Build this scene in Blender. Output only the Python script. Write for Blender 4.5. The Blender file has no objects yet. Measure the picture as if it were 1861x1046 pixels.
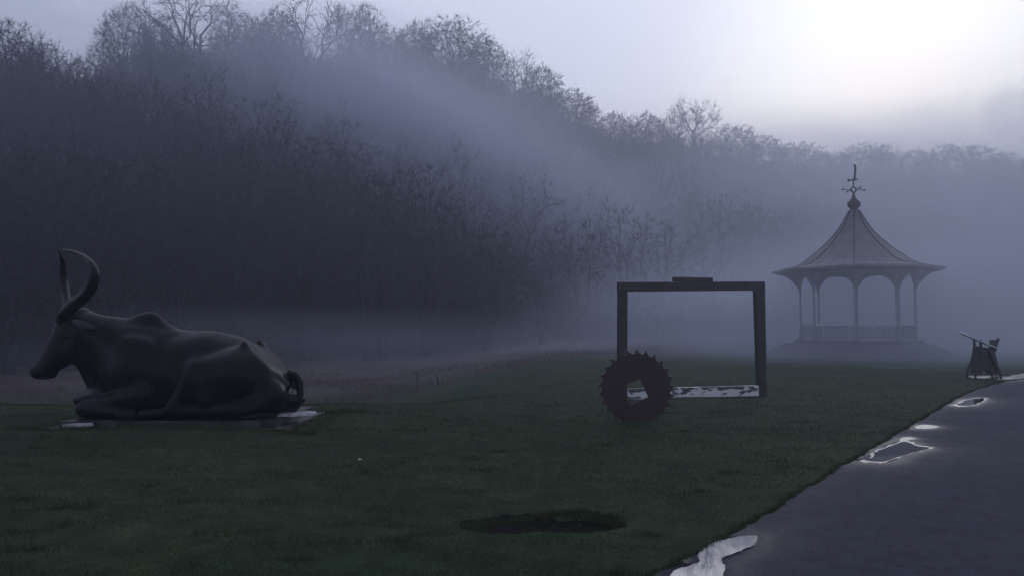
import bpy, math, random
import numpy as np
import openvdb
from mathutils import Vector

random.seed(7); RNG = np.random.default_rng(7)
scene = bpy.context.scene
COL = scene.collection
R = math.radians

# ------------------------------------------------------------------ camera
F = 1340.0; PITCH = R(2.78); CAMZ = 1.6
cam = bpy.data.objects.new('camera', bpy.data.cameras.new('camera'))
COL.objects.link(cam); scene.camera = cam
cam.location = (0, 0, CAMZ); cam.rotation_euler = (R(90) + PITCH, 0, 0)
cam.data.sensor_width = 36; cam.data.lens = 36 * F / 1861
cam.data.clip_end = 2000; cam.data.clip_start = .05
cp, sp = math.cos(PITCH), math.sin(PITCH)

def P(px, py, Y):
    """world point seen at photo pixel (px,py) at depth y=Y"""
    a, b = px - 930.5, 523 - py
    y = F * cp - b * sp; z = F * sp + b * cp
    return Vector((a * Y / y, Y, CAMZ + z * Y / y))

# ------------------------------------------------------------------ object helpers
def tag(o, label=None, cat=None, group=None, kind=None):
    if label: o['label'] = label
    if cat: o['category'] = cat
    if group: o['group'] = group
    if kind: o['kind'] = kind
    return o

def empty(name, loc=(0, 0, 0), rz=0):
    o = bpy.data.objects.new(name, None); COL.objects.link(o)
    o.location = loc; o.rotation_euler.z = rz; o.empty_display_size = .2
    return o

class MB:
    def __init__(s): s.v = []; s.f = []
    def add(s, vs, fs):
        n = len(s.v); s.v += [tuple(v) for v in vs]; s.f += [tuple(n + i for i in f) for f in fs]
    def box(s, c, d, M=None):
        vs = [Vector((c[0] + sx * d[0] / 2, c[1] + sy * d[1] / 2, c[2] + sz * d[2] / 2))
              for sx in (-1, 1) for sy in (-1, 1) for sz in (-1, 1)]
        if M: vs = [M @ v for v in vs]
        s.add(vs, [(0, 1, 3, 2), (4, 6, 7, 5), (0, 4, 5, 1), (2, 3, 7, 6), (0, 2, 6, 4), (1, 5, 7, 3)])
    def beam(s, a, b, w, t, up=(0, 0, 1), w2=None, t2=None):
        """rectangular beam from a to b; w across, t along up"""
        a, b = Vector(a), Vector(b); d = (b - a).normalized(); u = Vector(up)
        sd = d.cross(u).normalized(); uu = sd.cross(d).normalized()
        w2 = w2 or w; t2 = t2 or t
        vs = []
        for p, ww, tt in ((a, w, t), (b, w2, t2)):
            for i, j in ((-1, -1), (1, -1), (1, 1), (-1, 1)):
                vs.append(p + sd * i * ww / 2 + uu * j * tt / 2)
        s.add(vs, [(3, 2, 1, 0), (4, 5, 6, 7), (0, 1, 5, 4), (1, 2, 6, 5), (2, 3, 7, 6), (3, 0, 4, 7)])
    def tube(s, pts, rs, n=10, cap=True):
        pts = [Vector(p) for p in pts]
        if not hasattr(rs, '__len__'): rs = [rs] * len(pts)
        k = len(pts); vs = []; fs = []
        ref = Vector((0, 0, 1)) if abs((pts[-1] - pts[0]).normalized().z) < .9 else Vector((1, 0, 0))
        for i, p in enumerate(pts):
            d = (pts[min(i + 1, k - 1)] - pts[max(i - 1, 0)]).normalized()
            u = d.cross(ref).normalized(); w = u.cross(d)
            for j in range(n):
                a = 2 * math.pi * j / n
                vs.append(p + (u * math.cos(a) + w * math.sin(a)) * rs[i])
        for i in range(k - 1):
            for j in range(n):
                fs.append((i * n + j, i * n + (j + 1) % n, (i + 1) * n + (j + 1) % n, (i + 1) * n + j))
        if cap: fs += [tuple(range(n))[::-1], tuple((k - 1) * n + j for j in range(n))]
        s.add(vs, fs)
    def lathe(s, prof, c=(0, 0, 0), n=16, rot=0):
        vs = []; fs = []
        for r, z in prof:
            for j in range(n):
                a = 2 * math.pi * j / n + rot
                vs.append((c[0] + r * math.cos(a), c[1] + r * math.sin(a), c[2] + z))
        for i in range(len(prof) - 1):
            for j in range(n):
                fs.append((i * n + j, i * n + (j + 1) % n, (i + 1) * n + (j + 1) % n, (i + 1) * n + j))
        fs += [tuple(range(n))[::-1], tuple((len(prof) - 1) * n + j for j in range(n))]
        s.add(vs, fs)
    def build(s, name, m, parent=None, smooth=False, bevel=0):
        me = bpy.data.meshes.new(name); me.from_pydata(s.v, [], s.f); me.update()
        o = bpy.data.objects.new(name, me); COL.objects.link(o)
        if m: me.materials.append(m)
        if parent: o.parent = parent
        if smooth: me.polygons.foreach_set('use_smooth', [True] * len(me.polygons))
        if bevel:
            b = o.modifiers.new('bevel', 'BEVEL'); b.width = bevel; b.segments = 2; b.limit_method = 'ANGLE'
        return o

def np_mesh(name, V, Fc, m, parent=None, smooth=False):
    """V (n,3), Fc (k,c) with constant corner count"""
    me = bpy.data.meshes.new(name); V = np.ascontiguousarray(V, dtype=np.float32)
    Fc = np.ascontiguousarray(Fc, dtype=np.int32); k, c = Fc.shape
    me.vertices.add(len(V)); me.vertices.foreach_set('co', V.ravel())
    me.loops.add(k * c); me.loops.foreach_set('vertex_index', Fc.ravel())
    me.polygons.add(k); me.polygons.foreach_set('loop_start', np.arange(0, k * c, c, dtype=np.int32))
    if smooth: me.polygons.foreach_set('use_smooth', np.ones(k, dtype=bool))
    me.update(calc_edges=True)
    if m: me.materials.append(m)
    o = bpy.data.objects.new(name, me); COL.objects.link(o)
    if parent: o.parent = parent
    return o

def copy_tree(o, parent=None):
    c = o.copy(); COL.objects.link(c)
    if parent: c.parent = parent
    for ch in [x for x in bpy.data.objects if x.parent == o]: copy_tree(ch, c)
    return c

# ------------------------------------------------------------------ materials
class Mat:
    def __init__(s, name):
        s.m = bpy.data.materials.new(name); s.m.use_nodes = True
        s.t = s.m.node_tree; s.n = s.t.nodes; s.b = s.n['Principled BSDF']
        s.tc = s.n.new('ShaderNodeTexCoord')
    def link(s, a, b): s.t.links.new(a, b)
    def noise(s, scale, detail=6, rough=.6, vec=None, coord='Object', stretch=None):
        nd = s.n.new('ShaderNodeTexNoise'); nd.inputs['Scale'].default_value = scale
        nd.inputs['Detail'].default_value = detail; nd.inputs['Roughness'].default_value = rough
        v = vec or s.tc.outputs[coord]
        if stretch:
            mp = s.n.new('ShaderNodeMapping'); mp.inputs['Scale'].default_value = stretch
            s.link(v, mp.inputs['Vector']); v = mp.outputs[0]
        s.link(v, nd.inputs['Vector']); return nd.outputs['Fac']
    def ramp(s, fac, stops):
        r = s.n.new('ShaderNodeValToRGB'); e = r.color_ramp.elements
        while len(e) < len(stops): e.new(.5)
        for el, (p, c) in zip(e, stops):
            el.position = p; el.color = (*(c if hasattr(c, '__len__') else (c, c, c)), 1)
        s.link(fac, r.inputs[0]); return r.outputs[0]
    def mix(s, fac, a, b):
        x = s.n.new('ShaderNodeMix'); x.data_type = 'RGBA'
        if hasattr(fac, 'is_linked'): s.link(fac, x.inputs[0])
        else: x.inputs[0].default_value = fac
        for v, i in ((a, 6), (b, 7)):
            if hasattr(v, 'is_linked'): s.link(v, x.inputs[i])
            else: x.inputs[i].default_value = (*v, 1)
        return x.outputs[2]
    def math(s, op, a, b=0.0, clamp=False):
        x = s.n.new('ShaderNodeMath'); x.operation = op; x.use_clamp = clamp
        for v, i in ((a, 0), (b, 1)):
            if hasattr(v, 'is_linked'): s.link(v, x.inputs[i])
            else: x.inputs[i].default_value = v
        return x.outputs[0]
    def bump(s, h, strength=.3, dist=.02):
        b = s.n.new('ShaderNodeBump'); b.inputs['Strength'].default_value = strength
        b.inputs['Distance'].default_value = dist
        s.link(h, b.inputs['Height']); s.link(b.outputs[0], s.b.inputs['Normal'])
    def set(s, **k):
        for a, v in k.items():
            i = s.b.inputs[{'base': 'Base Color', 'rough': 'Roughness', 'metal': 'Metallic', 'ior': 'IOR',
                            'spec': 'Specular IOR Level', 'coat': 'Coat Weight'}[a]]
            if hasattr(v, 'is_linked'): s.link(v, i)
            else: i.default_value = (*v, 1) if a == 'base' else v
        return s

def simple(name, c1, c2, scale=6, rough=(.4, .7), metal=0, bump=.3, dist=.01, spec=.5, stretch=None):
    M = Mat(name); n = M.noise(scale, stretch=stretch); n2 = M.noise(scale * 6, 4)
    M.set(base=M.ramp(n, [(.35, c1), (.65, c2)]), rough=M.ramp(n2, [(.3, rough[0]), (.7, rough[1])]), metal=metal, spec=spec)
    M.bump(n2, bump, dist); return M.m

bronze = simple('wet_bronze', (.0035, .0035, .005), (.008, .007, .010), 3, (.26, .42), .0, .12, .006, spec=.11)
horn_m = simple('horn_bronze', (.0035, .0035, .0045), (.008, .007, .009), 5, (.22, .4), .0, .25, .008, spec=.16)
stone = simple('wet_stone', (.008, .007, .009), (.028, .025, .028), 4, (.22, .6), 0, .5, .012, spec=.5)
pale_stone = simple('worn_pale_stone', (.16, .16, .18), (.34, .34, .37), 9, (.25, .6), 0, .5, .01)
rust = simple('dark_rust', (.012, .006, .006), (.030, .011, .012), 7, (.5, .8), 0, .6, .008)
tooth_edge = simple('painted_sheen_tooth_edge', (.16, .15, .15), (.34, .32, .32), 14, (.2, .4), .3, .5, .004)  # brightness of the wet scoops is put into this pale base colour
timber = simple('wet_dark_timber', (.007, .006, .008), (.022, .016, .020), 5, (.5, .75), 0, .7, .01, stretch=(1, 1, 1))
lead = simple('grey_lead_roof', (.065, .068, .078), (.12, .12, .13), 1.6, (.5, .75), .0, .3, .01)
lead_rib = simple('dark_roof_rib', (.03, .03, .035), (.05, .05, .055), 3, (.7, .9), 0, .3, .01, spec=.15)
iron_white = simple('cream_painted_iron', (.14, .14, .15), (.22, .22, .23), 4, (.35, .6), 0, .2, .005)
iron_grey = simple('grey_painted_iron', (.10, .10, .115), (.16, .16, .17), 4, (.35, .6), 0, .2, .005)
iron_dark = simple('dark_iron', (.007, .007, .009), (.018, .017, .02), 6, (.5, .75), 0, .4, .006)
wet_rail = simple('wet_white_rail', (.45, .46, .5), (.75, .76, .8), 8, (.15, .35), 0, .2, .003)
bark = simple('damp_bark', (.030, .026, .026), (.060, .052, .050), 2, (.7, .9), 0, .5, .02)
twig = simple('bare_twigs', (.025, .028, .035), (.034, .037, .045), .5, (.85, .95), 0, .0, .01, spec=.03)
panel_m = simple('wet_glazed_panel', (.35, .36, .38), (.55, .56, .58), 6, (.06, .15), 0, .05, .001, spec=.9)
earth_plinth = simple('damp_mound', (.030, .034, .032), (.055, .058, .052), 2, (.7, .9), 0, .6, .04)

M = Mat('painted_sky_sheen_timber')  # sky reflection on the wet bottom rail, put into the base colour as pale areas
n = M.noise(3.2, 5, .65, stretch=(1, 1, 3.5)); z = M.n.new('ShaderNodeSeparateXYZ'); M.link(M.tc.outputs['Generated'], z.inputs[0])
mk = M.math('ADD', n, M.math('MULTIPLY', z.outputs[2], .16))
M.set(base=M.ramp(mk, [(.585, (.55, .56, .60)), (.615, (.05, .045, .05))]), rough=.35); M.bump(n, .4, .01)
rail_sheen = M.m

# ground: lawn / rough brown ground by attribute
M = Mat('lawn_and_rough_ground')
at = M.n.new('ShaderNodeAttribute'); at.attribute_name = 'rough'
big = M.noise(.45, 5, .6); mid = M.noise(3.5, 6, .7); fine = M.noise(55, 4, .7)
fine2 = M.noise(160, 2, .7)
green = M.mix(M.ramp(big, [(.3, 0), (.7, 1)]), (.026, .054, .026), (.064, .088, .042))
green = M.mix(M.ramp(mid, [(.38, 0), (.62, 1)]), M.mix(.62, green, (.012, .02, .016)), green)
green = M.mix(M.ramp(fine, [(.35, 0), (.6, 1)]), M.mix(.5, green, (.008, .014, .01)), green)
brown = M.mix(M.ramp(mid, [(.35, 0), (.65, 1)]), (.07, .056, .058), (.12, .096, .096))
M.set(base=M.mix(at.outputs['Fac'], green, brown), rough=.85, spec=.08)
M.bump(M.math('ADD', M.math('MULTIPLY', fine, .7), M.math('MULTIPLY', mid, 1.2)), .8, .05)
ground_m = M.m

M = Mat('hillside_leaf_litter')
n = M.noise(.15, 6); M.set(base=M.ramp(n, [(.3, (.023, .025, .030)), (.7, (.031, .033, .038))]), rough=.9, spec=.03)
M.bump(M.noise(1.5), .6, .2); hill_m = M.m

M = Mat('bare_soil'); n = M.noise(9, 6, .7)
M.set(base=M.ramp(n, [(.3, (.003, .004, .004)), (.7, (.009, .009, .008))]), rough=.9, spec=.05); M.bump(n, .9, .03); soil_m = M.m

M = Mat('grass_blades'); n = M.noise(2.2, 7, .7); n3 = M.noise(14, 5, .7)
c = M.mix(M.ramp(n, [(.35, 0), (.65, 1)]), (.024, .054, .025), (.070, .096, .044))
M.set(base=M.mix(M.ramp(n3, [(.4, 0), (.75, 1)]), c, (.042, .050, .028)), rough=.8, spec=.06); blade_m = M.m

M = Mat('dead_stalks'); n = M.noise(2, 4)
M.set(base=M.ramp(n, [(.3, (.075, .058, .058)), (.7, (.15, .115, .112))]), rough=.8, spec=.2); stalk_m = M.m

# wet asphalt
M = Mat('wet_asphalt')
g = M.noise(220, 3, .8); g2 = M.noise(38, 5, .7); wet = M.noise(.9, 5, .6); fl = M.noise(5, 6, .65)
g4 = M.noise(30, 8, .9)
base = M.mix(M.ramp(g4, [(.38, 0), (.62, 1)]), M.ramp(g, [(.3, (.010, .011, .017)), (.72, (.033, .035, .050))]), (.066, .070, .108))
base = M.mix(M.ramp(fl, [(.38, 0), (.62, .75)]), base, (.028, .030, .043))
ea = M.n.new('ShaderNodeAttribute'); ea.attribute_name = 'edge'
wa = M.n.new('ShaderNodeAttribute'); wa.attribute_name = 'wet'
wf = M.math('ADD', M.math('ADD', M.math('ADD', M.math('MULTIPLY', wet, .3), .33), M.math('MULTIPLY', ea.outputs['Fac'], .14)), M.math('MULTIPLY', wa.outputs['Fac'], .48))
M.set(base=base, rough=M.ramp(wf, [(.45, .9), (.70, .66), (.98, .16)]), spec=.2, ior=1.45)
M.bump(M.math('ADD', g, M.math('MULTIPLY', g2, 1.2)), .9, .014); asphalt = M.m

M = Mat('puddle_water'); n = M.noise(4, 3)
M.set(base=(.02, .02, .024), rough=M.ramp(n, [(.35, .02), (.8, .06)]), ior=7.0, spec=.5); M.bump(M.noise(9, 2), .01, .001); water = M.m
M = Mat('damp_film'); g = M.noise(120, 3, .8); n = M.noise(6, 6, .7)
M.set(base=(.035, .034, .04), rough=M.ramp(n, [(.3, .24), (.7, .48)]), ior=1.95); M.bump(g, .5, .005); film = M.m

# ------------------------------------------------------------------ terrain
def sm(t): t = np.clip(t, 0, 1); return t * t * (3 - 2 * t)
KX = [-1500, -300, 0, 130, 300, 600, 850, 1000, 1200, 1550, 1861, 2400, 3400]
SKY = [60, 60, 50, 105, 30, 35, 70, 150, 215, 280, 292, 300, 310]          # photo height of the tree skyline
DR = [60, 78, 88, 94, 102, 112, 126, 140, 160, 195, 215, 225, 220]           # depth of the ridge
DF = [22, 40, 46, 48, 52, 62, 70, 76, 84, 100, 112, 120, 120]                # depth of the hill's foot
TREE_H = 14.0
def hill_params(px):
    dr = np.interp(px, KX, DR); df = np.interp(px, KX, DF); sk = np.interp(px, KX, SKY)
    hr = CAMZ + (588 - sk) / F * dr - TREE_H + 1
    return df, dr, hr
def height(x, y):
    x = np.asarray(x, float); y = np.asarray(y, float)
    yy = np.maximum(y, 3.0); px = 930.5 + F * x / yy
    px = np.clip(px, -1500, 3400)
    drop = -1.15 * sm((1060 - px) / 380) * sm((yy - 13.6) / 11)
    df, dr, hr = hill_params(px)
    t = (yy - df) / (dr - df)
    h = drop + (hr - drop) * sm(t * .5) / sm(np.array(.5)) * (t > 0) * (t < 1) + (hr - drop) * (t >= 1)
    h = np.where((t > 0), drop + (hr - drop) * np.clip(t, 0, 1) ** 1.15, drop)
    h = h - np.clip(t - 1, 0, 9) * 6
    h = np.where(y < 3.0, 0.0, h)
    # small unevenness of the lawn and the dug hollow
    w = np.clip((yy - 4) / 3, 0, 1) * (t < .05) * np.clip((40 - yy) / 10, 0, 1)
    h = h + w * (.018 * np.sin(x * 1.7 + y * .9) + .014 * np.sin(y * 2.3 - x * 1.1 + 1))* np.clip((np.abs(x - path_x(y)) - .0) / 1.5, 0, 1) * (x < path_x(y))
    d = np.minimum(((x + .03) / .37) ** 2 + ((y - 6.14) / .32) ** 2, ((x - .47) / .40) ** 2 + ((y - 6.02) / .20) ** 2)
    h = h - .07 * np.exp(-d ** 2 * .8)
    h = h + .085 * np.exp(-((y - 10.55) / .42) ** 2) * sm((x + 8.6) / .8) * sm((-2.9 - x) / .8)
    return h
PE_Y = np.array([-30, 0, 4.68, 5.6, 8.34, 16.2, 18.0, 20.6, 22.8, 25, 28])
PE_X = np.array([-25.3, -2.9, .80, 1.61, 3.68, 9.76, 11.25, 13.7, 16.5, 20.5, 27.5])
def path_x(y): return np.interp(y, PE_Y, PE_X)

def grid(xs, ys):
    X, Y = np.meshgrid(xs, ys); nx, ny = len(xs), len(ys)
    i = np.arange(ny - 1)[:, None] * nx + np.arange(nx - 1)[None, :]
    Fc = np.stack([i, i + 1, i + nx + 1, i + nx], -1).reshape(-1, 4)
    return X.ravel(), Y.ravel(), Fc

def attr(o, name, vals):
    a = o.data.attributes.new(name, 'FLOAT', 'POINT'); a.data.foreach_set('value', np.asarray(vals, dtype=np.float32))

ys = np.concatenate([np.linspace(-28, 2, 12), np.linspace(2.3, 5, 28), np.arange(5.04, 7.3, .045), np.linspace(7.35, 16, 75), np.linspace(16.3, 60, 90), np.linspace(61, 300, 130)])
# perspective-spread columns so nearby ground is fine and far ground wide
us = np.concatenate([np.linspace(-2.2, -.9, 25), np.linspace(-.88, .9, 190), np.linspace(.92, 2.2, 25)])
U, Yg, Fc = grid(us, ys)
Xg = U * np.maximum(np.abs(Yg), 14.0) if False else U * np.where(Yg < 5, 5 + (5 - Yg) * .8, Yg)
Zg = height(Xg, Yg)
Zg = np.where((Xg > path_x(Yg) - .0) & (Yg < 28), Zg - .012, Zg)
ground = np_mesh('ground', np.stack([Xg, Yg, Zg], -1), Fc, ground_m, smooth=True)
tag(ground, kind='structure')
pxg = 930.5 + F * Xg / np.maximum(Yg, 3)
rs = np.interp(pxg, [-500, 600, 1000, 1430, 1480, 1700], [24, 24, 31, 40, 90, 120])
tj = .5 + .5 * np.sin(Xg * .9) * np.sin(Yg * .7 + Xg * .3)
attr(ground, 'rough', sm((Yg - rs + 2.5 * tj) / 12))

# hillside: a skin just above the ground sheet where the hill rises
df, dr, hr = hill_params(np.clip(930.5 + F * U / 1, -1500, 3400))
ts = np.concatenate([np.linspace(0, 1, 40), np.linspace(1.04, 1.45, 8)])
pu, tt = np.meshgrid(np.linspace(-1500, 3400, 260), ts)
df, dr, hr = hill_params(pu); Yh = df + (dr - df) * tt; Xh = (pu - 930.5) / F * Yh
bumps = .9 * np.sin(Xh * .21 + 1) * np.sin(Yh * .17) + .5 * np.sin(Xh * .5 + Yh * .3)
Zh = height(Xh, Yh) + .5 + bumps * np.clip(tt * 4, 0, 1) * .5 - .6 * (tt < .01)
nx, ny = pu.shape[1], pu.shape[0]
i = np.arange(ny - 1)[:, None] * nx + np.arange(nx - 1)[None, :]
Fh = np.stack([i, i + 1, i + nx + 1, i + nx], -1).reshape(-1, 4)
hill = np_mesh('hillside', np.stack([Xh.ravel(), Yh.ravel(), Zh.ravel()], -1), Fh, hill_m, smooth=True)
tag(hill, kind='structure')

# ------------------------------------------------------------------ path, puddles
pys = np.concatenate([np.linspace(-26, 3, 20), np.arange(3.2, 10, .045), np.linspace(10, 28, 170)])
wob = lambda y: .45 * (.035 * np.sin(y * 5.1) + .025 * np.sin(y * 11.7 + 1) + .03 * np.sin(y * 23) + .02 * np.sin(y * 41))
cols = np.array([0, .03] + [.07 * i for i in range(1, 26)] + [1.95, 2.2, 2.6, 3.4, 4.8, 6.6])
V = []; E_ = []
for y in pys:
    for c in cols:
        fade = max(0, 1 - c / .5)
        x = path_x(y) + c + float(wob(y)) * fade
        V.append((x, y, .006 + .02 * min(c / 2.4, 1) - (.03 if c == 0 else 0))); E_.append(max(0, 1 - c / .9))
nc = len(cols); i = np.arange(len(pys) - 1)[:, None] * nc + np.arange(nc - 1)[None, :]
Fp = np.stack([i, i + 1, i + nc + 1, i + nc], -1).reshape(-1, 4)
path = np_mesh('path', np.array(V), Fp, asphalt, smooth=True); tag(path, kind='structure'); attr(path, 'edge', E_)
def surf(x, y):
    c = max(0, x - float(path_x(y))); return .006 + .02 * min(c / 2.4, 1)

def on_ground(px, py, z=0.0):
    k = P(px, py, 1.0); return Vector((k.x * (CAMZ - z) / (CAMZ - k.z), (CAMZ - z) / (CAMZ - k.z), z))

OUTL = []
def sheet(name, pts, m, lift, jag=.0, ring=None, seed=0):
    """flat sheet over the path whose outline passes through photo points"""
    rr = random.Random(seed); w = [on_ground(a, b, .012) for a, b in pts]; out = []
    n = len(w)
    for i in range(n):
        a, b, c, d = w[i - 1], w[i], w[(i + 1) % n], w[(i + 2) % n]
        for k in range(6):
            t = k / 6
            q = .5 * ((2 * b) + (c - a) * t + (2 * a - 5 * b + 4 * c - d) * t * t + (-a + 3 * b - 3 * c + d) * t ** 3)
            s = (c - b).length * jag
            out.append(Vector((q.x + rr.uniform(-s, s), q.y + rr.uniform(-s, s), 0)))
    mb = MB(); z = lambda p: surf(p.x, p.y) + lift
    OUTL.append(np.array([(p.x, p.y) for p in out]))
    if ring:
        cen = sum(out, Vector()) / len(out)
        inn = [cen + (p - cen) * (1 - ring * rr.uniform(.7, 1.3)) for p in out]
        n2 = len(out)
        mb.add([(p.x, p.y, z(p)) for p in out] + [(p.x, p.y, z(p)) for p in inn],
               [(i, (i + 1) % n2, n2 + (i + 1) % n2, n2 + i) for i in range(n2)])
    else:
        mb.add([(p.x, p.y, z(p)) for p in out], [tuple(range(len(out)))])
        import bmesh
    o = mb.build(name, m); tag(o, kind='structure')
    return o
# near puddle by the bottom edge, its damp rim
def pool(pts, seed, margin=.10, lift=.007):
    o = sheet('puddle', pts, water, lift, .03, seed=seed)
    a = np.array([v.co[:] for v in o.data.vertices]); c = a.mean(0); rr = np.random.default_rng(seed); n = len(a)
    k = (1 + margin * rr.uniform(.3, 1.5, n))[:, None]; b = c + (a - c) * k; b[:, 2] = a[:, 2] - .003
    mb = MB(); inn = c + (a - c) * .97; inn[:, 2] = a[:, 2] - .003
    mb.add(list(inn) + list(b), [(q, (q + 1) % n, n + (q + 1) % n, n + q) for q in range(n)])
    tag(mb.build('puddle_margin', film), kind='structure')
pool([(1222, 1040), (1250, 1026), (1272, 1020), (1270, 1004), (1292, 988), (1330, 977), (1371, 974), (1366, 990), (1340, 1003), (1312, 1016), (1318, 1034), (1300, 1062), (1232, 1066)], 2, .05)
pool([(1572, 835), (1588, 829), (1591, 820), (1626, 807), (1645, 802), (1666, 810), (1690, 814), (1660, 822), (1630, 830), (1604, 838)], 4, .14)
sheet('puddle', [(1634, 798), (1650, 793), (1665, 797), (1652, 800), (1640, 802)], film, .007, .06, seed=5)
sheet('puddle', [(1662, 777), (1680, 771), (1706, 775), (1684, 779)], film, .006, .06, seed=6)
pool([(1742, 735), (1756, 727), (1790, 723), (1780, 731), (1765, 736)], 8, .35)
sheet('puddle', [(1764, 684), (1790, 680), (1806, 682), (1800, 686), (1775, 686)], film, .005, .1, seed=9)
sheet('puddle', [(1807, 689), (1825, 683), (1848, 680), (1861, 677), (1890, 674), (1870, 684), (1848, 688), (1820, 689)], film, .007, .1, seed=10)
# damp asphalt round each puddle
pv = np.array(V); wetv = np.zeros(len(pv))
for o_ in OUTL:
    sz_ = .5 * np.ptp(o_, axis=0).min() + .05
    dmin = np.sqrt(((pv[:, None, :2] - o_[None]) ** 2).sum(-1)).min(1)
    wetv = np.maximum(wetv, .85 * np.exp(-dmin / (.42 * sz_ + .03)))
attr(path, 'wet', wetv)
# far cross path seen as a pale line behind the lectern
mb = MB(); a, b = on_ground(1800, 627.5), on_ground(1990, 626.0)
mb.add([(a.x, a.y, .03), (b.x, b.y, .03), (b.x, b.y + 2.2, .03), (a.x, a.y + 2.2, .03)], [(0, 1, 2, 3)])
tag(mb.build('far_path', film), kind='structure')

# bare soil in the hollow
gx = np.linspace(-.75, 1.2, 90); gy = np.linspace(5.6, 6.6, 60); GX, GY, Gf = grid(gx, gy)
ed = np.sin(GX * 9 + GY * 4) * .10 + np.sin(GX * 23 - GY * 17) * .07
dd_ = np.minimum(((GX + .03) / .39) ** 2 + ((GY - 6.13) / .30) ** 2, ((GX - .47) / .42) ** 2 + ((GY - 6.01) / .20) ** 2)
ok = (dd_ < 1.08 + ed)[Gf].all(1); used = np.unique(Gf[ok]); remap = np.zeros(len(GX), int); remap[used] = np.arange(len(used))
so = np_mesh('bare_soil_patch', np.stack([GX, GY, height(GX, GY) + .006 + .006 * np.sin(GX * 31) * np.sin(GY * 37)], -1)[used], remap[Gf[ok]], soil_m, smooth=True)
tag(so, kind='structure')

# ------------------------------------------------------------------ grass (stuff)
def blades(name, X, Y, hgt, wid, m, lean=.5, label=None):
    N = len(X); Z = height(X, Y) - .004
    a = RNG.uniform(0, 2 * math.pi, N); l = RNG.uniform(0, lean, N) * hgt; b = RNG.uniform(0, 2 * math.pi, N)
    V = np.zeros((N, 3, 3), np.float32)
    V[:, 0] = np.stack([X - np.cos(a) * wid / 2, Y - np.sin(a) * wid / 2, Z], -1)
    V[:, 1] = np.stack([X + np.cos(a) * wid / 2, Y + np.sin(a) * wid / 2, Z], -1)
    V[:, 2] = np.stack([X + np.cos(b) * l, Y + np.sin(b) * l, Z + hgt], -1)
    o = np_mesh(name, V.reshape(-1, 3), np.arange(N * 3).reshape(-1, 3), m)
    return o
N = 520000
yy = 3.9 + (RNG.uniform(0, 1, N) ** 1.9) * 26
uu = RNG.uniform(-.76, .78, N); xx = uu * yy
k = (xx < path_x(yy) + wob(yy) + RNG.normal(0, .02, N))
k &= RNG.random(N) < 1 - np.clip((yy - 12) / 18, 0, 1)
k &= ~((xx > -7.25) & (xx < -3.15) & (yy > 10.9) & (yy < 13.5))
dh = np.minimum(((xx + .03) / .36) ** 2 + ((yy - 6.12) / .24) ** 2, ((xx - .47) / .40) ** 2 + ((yy - 6.0) / .15) ** 2)
k &= dh > .9 + RNG.normal(0, .35, N)
xx, yy = xx[k], yy[k]
clump = np.sin(xx * 3.1 + 2 * np.sin(yy * 2.3)) * np.sin(yy * 4.7 + np.sin(xx * 3)) 
hg = (.012 + .016 * RNG.random(len(xx))) * (1 + .35 * clump) * np.clip(yy / 7, .8, 1.6)
g = blades('lawn_grass', xx, yy, hg, .0035 + .0012 * yy / 4, blade_m, .9)
tag(g, 'short damp green grass of the lawn', 'grass', kind='stuff')
# tussocks: taller clumps, here and there and round the hollow
X = []; Y = []; H = []
for i in range(150):
    cy = 4.2 + 10 * RNG.random() ** 1.3; cx = RNG.uniform(-.72, .5) * cy
    if cx > path_x(cy) - .2 or (-8.2 < cx < -3.1 and 10.8 < cy < 13.6): continue
    m_ = 90; r = RNG.uniform(.04, .14)
    X.append(RNG.normal(cx, r * 1.6, m_)); Y.append(RNG.normal(cy, r * .6, m_)); H.append(RNG.uniform(.03, .075, m_))
a = RNG.uniform(-.1, math.pi + .1, 5000)
X.append(.24 + .58 * np.cos(a) + RNG.normal(0, .05, 5000)); Y.append(6.06 + .27 * np.sin(a) + RNG.normal(0, .03, 5000)); H.append(RNG.uniform(.02, .045, 5000))
yb = RNG.uniform(3.9, 24, 9000); X.append(path_x(yb) + wob(yb) - np.abs(RNG.normal(0, .03, 9000))); Y.append(yb); H.append(RNG.uniform(.02, .05, 9000))
# longer grass round the stone slab
for (x0, x1, y0, y1, m_) in ((-7.5, -2.9, 10.82, 11.12, 3800), (-3.35, -2.9, 10.9, 13.6, 900), (-3.5, -2.6, 13.2, 13.6, 700), (-7.6, -7.1, 10.9, 13.6, 900)):
    X.append(RNG.uniform(x0, x1, m_)); Y.append(RNG.uniform(y0, y1, m_)); H.append(RNG.uniform(.02, .11, m_))
X, Y, H = map(np.concatenate, (X, Y, H))
g = blades('long_grass', X, Y, H, .007, blade_m, .7); tag(g, 'longer grass tufts along the edges of the lawn', 'grass', kind='stuff')
# dead stalks on the rough ground
N = 42000
px_ = RNG.uniform(-60, 1430, N); y0 = np.interp(px_, [-500, 600, 1000, 1430], [24, 24, 32, 41]); yy = y0 + RNG.gamma(2, 6, N)
xx = (px_ - 930.5) / F * yy
dn = np.sin(xx * .8 + np.sin(yy * .6) * 2) * .5 + .5
k = (RNG.random(N) < .25 + .75 * dn) & (yy < 56); xx, yy, dn = xx[k], yy[k], dn[k]
g = blades('dead_undergrowth', xx, yy, RNG.uniform(.08, .36, len(xx)) * (.35 + .75 * dn), .02, stalk_m, .5)
tag(g, 'brown dead stalks and undergrowth on the rough ground below the wood', 'undergrowth', kind='stuff')

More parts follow.
